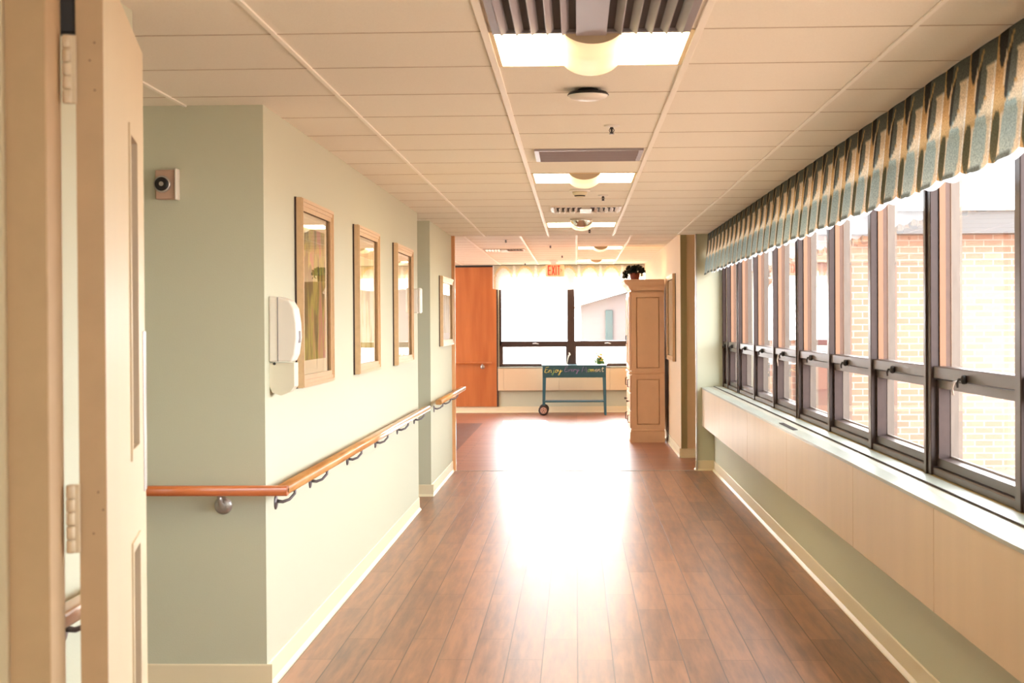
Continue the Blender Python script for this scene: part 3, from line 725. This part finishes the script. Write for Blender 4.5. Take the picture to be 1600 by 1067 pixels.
stroke(b, (x + .158, z0), (x + .158, z1), t_); stroke(b, (x + .136, z1 - t_ / 2), (x + .18, z1 - t_ / 2), t_)
stroke(b, (x + .190, zm + .022), (x + .206, zm), .006); stroke(b, (x + .206, zm), (x + .190, zm - .022), .006)
b.build('lettering', EXITR, ex)

# ------------------------------------------------------------------ armoire
ar = empty('armoire', (.873, 20.1, 0)); tag(ar, 'tall cream painted armoire standing against the right wall of the far room', 'armoire')
AX0, AX1, AY0, AY1 = .675, 1.08, 19.5, 20.75
def side_panels(y, z0, z1, x0, x1):  # recessed frame-and-panel look on the camera side
    pass
b = MB()
b.box(AX0, AX1, AY0 + .028, AY1, .16, 1.86)
for z0, z1 in ((.16, .19), (.19, .80), (.80, .93), (.93, 1.85)): pass
b.build('carcass', ARM, ar)
for z0, z1 in ((.215, .765), (.905, 1.765)):
    MB().ring_frame('y', AY0, AY0 + .029, AX0, AX1, z0 - .06, z1 + .07, .062).build('side_frame', ARM, ar)
    MB().box(AX0 + .070, AX1 - .070, AY0 + .005, AY0 + .029, z0 + .010, z1 + .0, .002).build('side_panel', ARM, ar)
MB().prism([(AX0 - .02, 0), (AX1, 0), (AX1, .135), (AX0 - .01, .135), (AX0 - .018, .12)], 'y', AY0 - .015, AY1 + .015).build('plinth', ARM, ar)
MB().box(AX0 - .012, AX1, AY0 - .008, AY1 + .01, .133, .158, .008).build('plinth_moulding', ARM, ar)
MB().box(AX0 - .03, AX1, AY0 - .012, AY1 + .012, .835, .862, .008).build('waist_moulding', ARM, ar)
b = MB(); b.prism([(AX0, 1.86), (AX0 - .02, 1.88), (AX0 - .035, 1.91), (AX0 - .07, 1.94), (AX0 - .085, 1.97), (AX0 - .085, 1.99), (AX1, 1.99), (AX1, 1.86)], 'y', AY0 - .018, AY1 + .03)
b.build('cornice', ARM, ar)
b = MB()
for k in range(20): b.box(AX0 + .005 + k * .0195, AX0 + .016 + k * .0195, AY0 - .026, AY0 - .017, 1.905, 1.925)
b.build('dentil_moulding', ARM, ar)
MB().box(AX0 - .085, AX1, AY0 - .03, AY1 + .03, 1.975, 1.992, .004).build('top_board', ARM, ar)
ymid = (AY0 + AY1) / 2
for y0, y1 in ((AY0 + .03, ymid - .004), (ymid + .004, AY1 - .03)):
    d_ = MB().box(AX0 - .022, AX0 - .001, y0, y1, .88, 1.84, .004).build('door', ARM, ar)
    MB().ring_frame('x', AX0 - .03, AX0 - .021, y0 + .05, y1 - .05, .94, 1.78, .02).build('door_moulding', ARM, d_)
    yh = y1 - .04 if y0 < ymid - .1 else y0 + .04
    MB().tube([(AX0 - .022, yh, 1.2), (AX0 - .045, yh, 1.2), (AX0 - .045, yh, 1.3), (AX0 - .022, yh, 1.3)], .006, 8).build('door_handle', ARMD, d_)
for z0, z1 in ((.17, .38), (.39, .60), (.61, .82)):
    d_ = MB().box(AX0 - .02, AX0 - .001, AY0 + .03, AY1 - .03, z0, z1, .005).build('drawer', ARM, ar)
    for yy in (AY0 + .25, AY1 - .25):
        zc = (z0 + z1) / 2
        if z0 > .38 and z0 < .5: MB().lathe((AX0 - .02, yy, zc), [(.006, 0), (.006, -.018), (.015, -.024), (.014, -.034), (.004, -.038)], 12, 'x').build('knob', ARMD, d_)
        else: MB().tube([(AX0 - .02, yy, zc - .045), (AX0 - .04, yy, zc - .045), (AX0 - .04, yy, zc + .045), (AX0 - .02, yy, zc + .045)], .006, 8).build('drawer_handle', ARMD, d_)

# potted plant on the armoire
pp = empty('potted_plant', (.73, 19.9, 1.992)); tag(pp, 'dark trailing plant in a brown pot on top of the cream armoire', 'plant')
PX, PY, PZ = .735, 19.85, 1.9935
MB().lathe((PX, PY, PZ), [(.045, 0), (.052, .005), (.058, .05), (.062, .085), (.064, .088), (.056, .1)], 20).build('pot', TERRA, pp)
b = MB()
rng = random.Random(3)
for k in range(420):
    a = rng.uniform(0, 2 * math.pi); e = rng.uniform(-.15, 1.0); rr = rng.uniform(.75, 1.0)
    c = Vector((PX + math.cos(a) * math.cos(e) * .125 * rr, PY + math.sin(a) * math.cos(e) * .12 * rr, PZ + .10 + math.sin(e) * .10 * rr))
    if k % 9 == 0: c += Vector((-.04 * rng.random(), 0, -.05 * rng.random()))
    if k % 12 == 0: c = Vector((PX - .125 + rng.uniform(-.02, .03), PY + rng.uniform(-.05, .05), PZ + rng.uniform(-.0, .10)))
    d1 = Vector((rng.uniform(-1, 1), rng.uniform(-1, 1), rng.uniform(-1, .4))).normalized(); d2 = d1.orthogonal().normalized(); s_ = rng.uniform(.018, .034)
    c.z = max(c.z, PZ + s_ + .004)
    b.quad(c - d1 * s_, c + d2 * s_ * .5, c + d1 * s_, c - d2 * s_ * .5)
b.build('foliage', LEAFD, pp)

# ------------------------------------------------------------------ chalkboard cart
CX0, CX1, CY0, CY1, CT = -.535, .475, 25.35, 25.8, .795
ct = empty('planter_cart', ((CX0 + CX1) / 2, 25.58, 0)); tag(ct, 'teal wheeled cart with Enjoy Every Moment chalked on its front, below the far window', 'cart')
MB().box(CX0, CX1, CY0, CY1, CT - .195, CT, .004).build('tray_box', TEALB, ct)
MB().ring_frame('z', CT - .006, CT + .006, CX0 - .008, CX1 + .008, CY0 - .008, CY1 + .008, .03).build('tray_rim', TEAL, ct)
for sx, x in ((1, CX0), (-1, CX1)):
    for y in (CY0 + .002, CY1 - .047):
        bot = .06 if sx == 1 else 0.0
        xx = x - sx * .006
        o = MB(); o.prism([(xx, bot), (xx + sx * .034, bot), (x + sx * .05, CT - .19), (x, CT - .19)] if sx == 1 else [(xx, bot), (xx + sx * .034, bot), (x + sx * .05, CT - .19), (x, CT - .19)], 'y', y, y + .045)
        o.build('leg', TEAL, ct)
MB().box(CX0 + .03, CX1 - .03, CY0 + .03, CY1 - .03, .205, .225, .003).build('lower_shelf', TEAL, ct)
for y in (CY0 - .022, CY1 + .022):
    wh = MB().lathe((CX0 + .012, y, .08), [(.052, -.014), (.078, -.014), (.08, -.008), (.08, .008), (.078, .014), (.052, .014)], 30, 'y').build('wheel', RUBBER, ct)
    b = MB(); b.lathe((CX0 + .012, y, .08), [(.012, -.016), (.045, -.0145), (.0525, -.0145), (.0525, .0145), (.012, .016)], 24, 'y'); b.build('hub', mat('wheel_hub', (176, 140, 128), .4), wh)
    b = MB()
    for k in range(5):
        a = 2 * math.pi * k / 5 + .3; b.lathe((CX0 + .012 + .031 * math.cos(a), y - .0165, .08 + .031 * math.sin(a)), [(.0075, 0), (.0075, -.0012)], 10, 'y')
    b.lathe((CX0 + .012, y - .016, .08), [(.009, 0), (.006, -.006)], 10, 'y'); b.build('hub_holes', FRAMED, wh)
MB().tube([(CX1, CY0 + .02, CT - .03), (CX1 + .07, CY0 + .02, CT - .032)], .008, 8).build('handle_bar', GREYP, ct)
# chalk script
SCR = {
 'E': [[(1.0, 2.0), (.2, 1.9), (.15, 1.1), (.75, 1.15)], [(.15, 1.1), (.1, .1), (.5, -.05), (1.1, .3)]],
 'n': [[(0, 1.0), (.1, 0)], [(.1, .5), (.35, 1.0), (.6, .9), (.65, 0), (.85, .2)]],
 'j': [[(.4, 1.0), (.4, -.8), (.15, -1.0), (.0, -.6), (.7, .2)], [(.42, 1.4), (.42, 1.5)]],
 'o': [[(.5, 1.0), (.15, .8), (.1, .2), (.4, 0), (.7, .3), (.65, .85), (.4, 1.0), (.9, .8)]],
 'y': [[(0, 1.0), (.15, .3), (.45, .2), (.65, 1.0)], [(.65, 1.0), (.5, -.7), (.25, -1.0), (.15, -.6), (.8, .3), (1.1, .7)]],
 'v': [[(0, 1.0), (.3, 0), (.6, 1.0), (.85, .9)]],
 'e': [[(.1, .5), (.6, .6), (.5, 1.0), (.2, .9), (.1, .4), (.35, 0), (.8, .3)]],
 'r': [[(0, 1.0), (.1, 0)], [(.1, .5), (.3, .95), (.65, .85)]],
 'M': [[(.1, 0), (.3, 2.0), (.75, .5), (1.15, 1.9), (1.35, .3), (1.6, -.2)]],
 'm': [[(0, 1.0), (.1, 0)], [(.1, .6), (.3, 1.0), (.45, .8), (.5, 0)], [(.5, .6), (.75, 1.0), (.9, .8), (.95, 0), (1.1, .2)]],
 't': [[(.4, 1.8), (.35, .2), (.6, 0), (.8, .3)], [(.05, 1.2), (.8, 1.3)]],
}
WD = {'E': 1.15, 'M': 1.7, 'm': 1.2, 'j': .75, 'y': 1.0, 't': .8, 'r': .7}
def chalk(word, x, z, sc, cols, name):
    b = MB(); pen = x
    for i, ch in enumerate(word):
        b.mi = cols[i % len(cols)]
        for st_ in SCR[ch]:
            pts = [(pen + (u + .12 * v) * sc, CY0 - .0035, z + v * sc * .78) for u, v in st_]
            b.tube(pts, .0034, 6)
        pen += WD.get(ch, .9) * sc
    b.build(name, CHK, ct); return pen
CHK = [mat('chalk_yellow', (226, 214, 110), .9), mat('chalk_green', (150, 190, 110), .9), mat('chalk_purple', (142, 116, 168), .9), mat('chalk_white', (226, 220, 200), .9)]
chalk('Enjoy', CX0 + .03, CT - .115, .058, [0, 0, 1, 0, 0], 'chalk_lettering')
chalk('Every', CX0 + .345, CT - .10, .050, [2, 2], 'chalk_lettering')
chalk('Moment', CX0 + .62, CT - .105, .0545, [2, 1, 0, 3, 3, 3], 'chalk_lettering')

fp = empty('flower_pot', (.37, 25.5, CT)); tag(fp, 'small bunch of yellow and white flowers on the right end of the teal cart', 'flowers')
MB().lathe((.37, 25.5, CT - .004), [(.03, .012), (.042, .055), (.04, .057)], 16).build('pot', LEAFG, fp)
rng = random.Random(8)
lv = MB(); fb = MB()
for k in range(150):
    c = Vector((.37 + rng.gauss(0, .042), 25.5 + rng.gauss(0, .03), CT + .03 + abs(rng.gauss(0, .06))))
    d1 = Vector((rng.uniform(-1, 1), rng.uniform(-1, 1), rng.uniform(-.3, 1))).normalized(); d2 = d1.orthogonal().normalized(); s_ = rng.uniform(.018, .034)
    lv.quad(c - d1 * s_, c + d2 * s_ * .4, c + d1 * s_, c - d2 * s_ * .4)
for k in range(26):
    c = Vector((.37 + rng.gauss(0, .04), 25.5 + rng.gauss(0, .03), CT + .06 + rng.uniform(-.03, .12))); fb.mi = rng.choice([0, 0, 1, 2])
    fb.lathe(c, [(.006, -.010), (.021, 0), (.006, .010)], 8)
lv.build('leaves', LEAFG, fp); fb.build('blossoms', [YEL, ORG, WHT], fp)
gp = MB(); rng = random.Random(5)
for k in range(30):
    c = Vector((.175 + rng.gauss(0, .014), 25.5 + rng.gauss(0, .012), CT + .012 + abs(rng.gauss(0, .008)))); d1 = Vector((rng.uniform(-1, 1), rng.uniform(-1, 1), rng.uniform(0, 1))).normalized(); d2 = d1.orthogonal()
    gp.quad(c - d1 * .01, c + d2 * .005, c + d1 * .01, c - d2 * .005)
tag(gp.build('seedling', LEAFG), 'tiny green seedling on the teal cart left of the flowers', 'plant')

# ------------------------------------------------------------------ outside
struct(MB().box(-40, 60, YW + .3, 120, -.35, -.25).build('ground', GROUND))
struct(MB().box(1.62, 60, -10, YW + .3, -.35, -.25).build('ground_courtyard', GROUND))
bw = empty('brick_wing', (8, 19, -.3)); tag(bw, 'pale brick building wing with grey fascia seen through the right-hand windows', 'building')
MB().box(2.05, 14, 18.7, 19.0, -.3, 2.46).build('brick_wall', BRICK, bw)
MB().box(1.95, 14.2, 18.35, 18.75, 2.46, 2.72).build('fascia', FASC, bw)
MB().prism([(18.3, 2.72), (24, 3.4), (24, 2.72)], 'x', 1.95, 14.2).build('roof', ROOFM, bw)
f_ = MB().box(2.56, 3.02, 18.64, 18.72, -.25, 2.15, .01).build('window', MAROON, bw)  # maroon box stands in for a reflection of the far room's wood panel
MB().prism([(2.62, -.1), (2.70, -.1), (2.70, 1.6), (2.84, 1.75), (2.82, 2.05), (2.62, 2.05)], 'y', 18.62, 18.645).build('reflected_curtain', mat('cream_reflection', (190, 172, 150), .8), f_)  # pale part of the same modelled reflection
struct(MB().box(-9, 12, 42, 42.3, -.3, 1.0).build('wall_added', mat('added_wall_white', (236, 234, 228), .8)))  # white wall added so the lower far panes burn out
sh = empty('outbuilding', (1.1, 46, -.3)); tag(sh, 'grey gabled outbuilding glimpsed through the right pane of the far window', 'building')
MB().prism([(.15, -.3), (6, -.3), (6, 2.7), (3.2, 2.8), (.15, 2.0)], 'y', 46, 52).build('siding', SHED, sh)
MB().prism([(-.2, 1.9), (3.2, 2.85), (6.4, 2.6), (6.4, 2.8), (3.2, 3.1), (-.2, 2.05)], 'y', 45.6, 52.3).build('roof', ROOFM, sh)
MB().box(.85, 1.06, 45.9, 46.02, .85, 1.85, .01).build('window', SHEDW, sh)
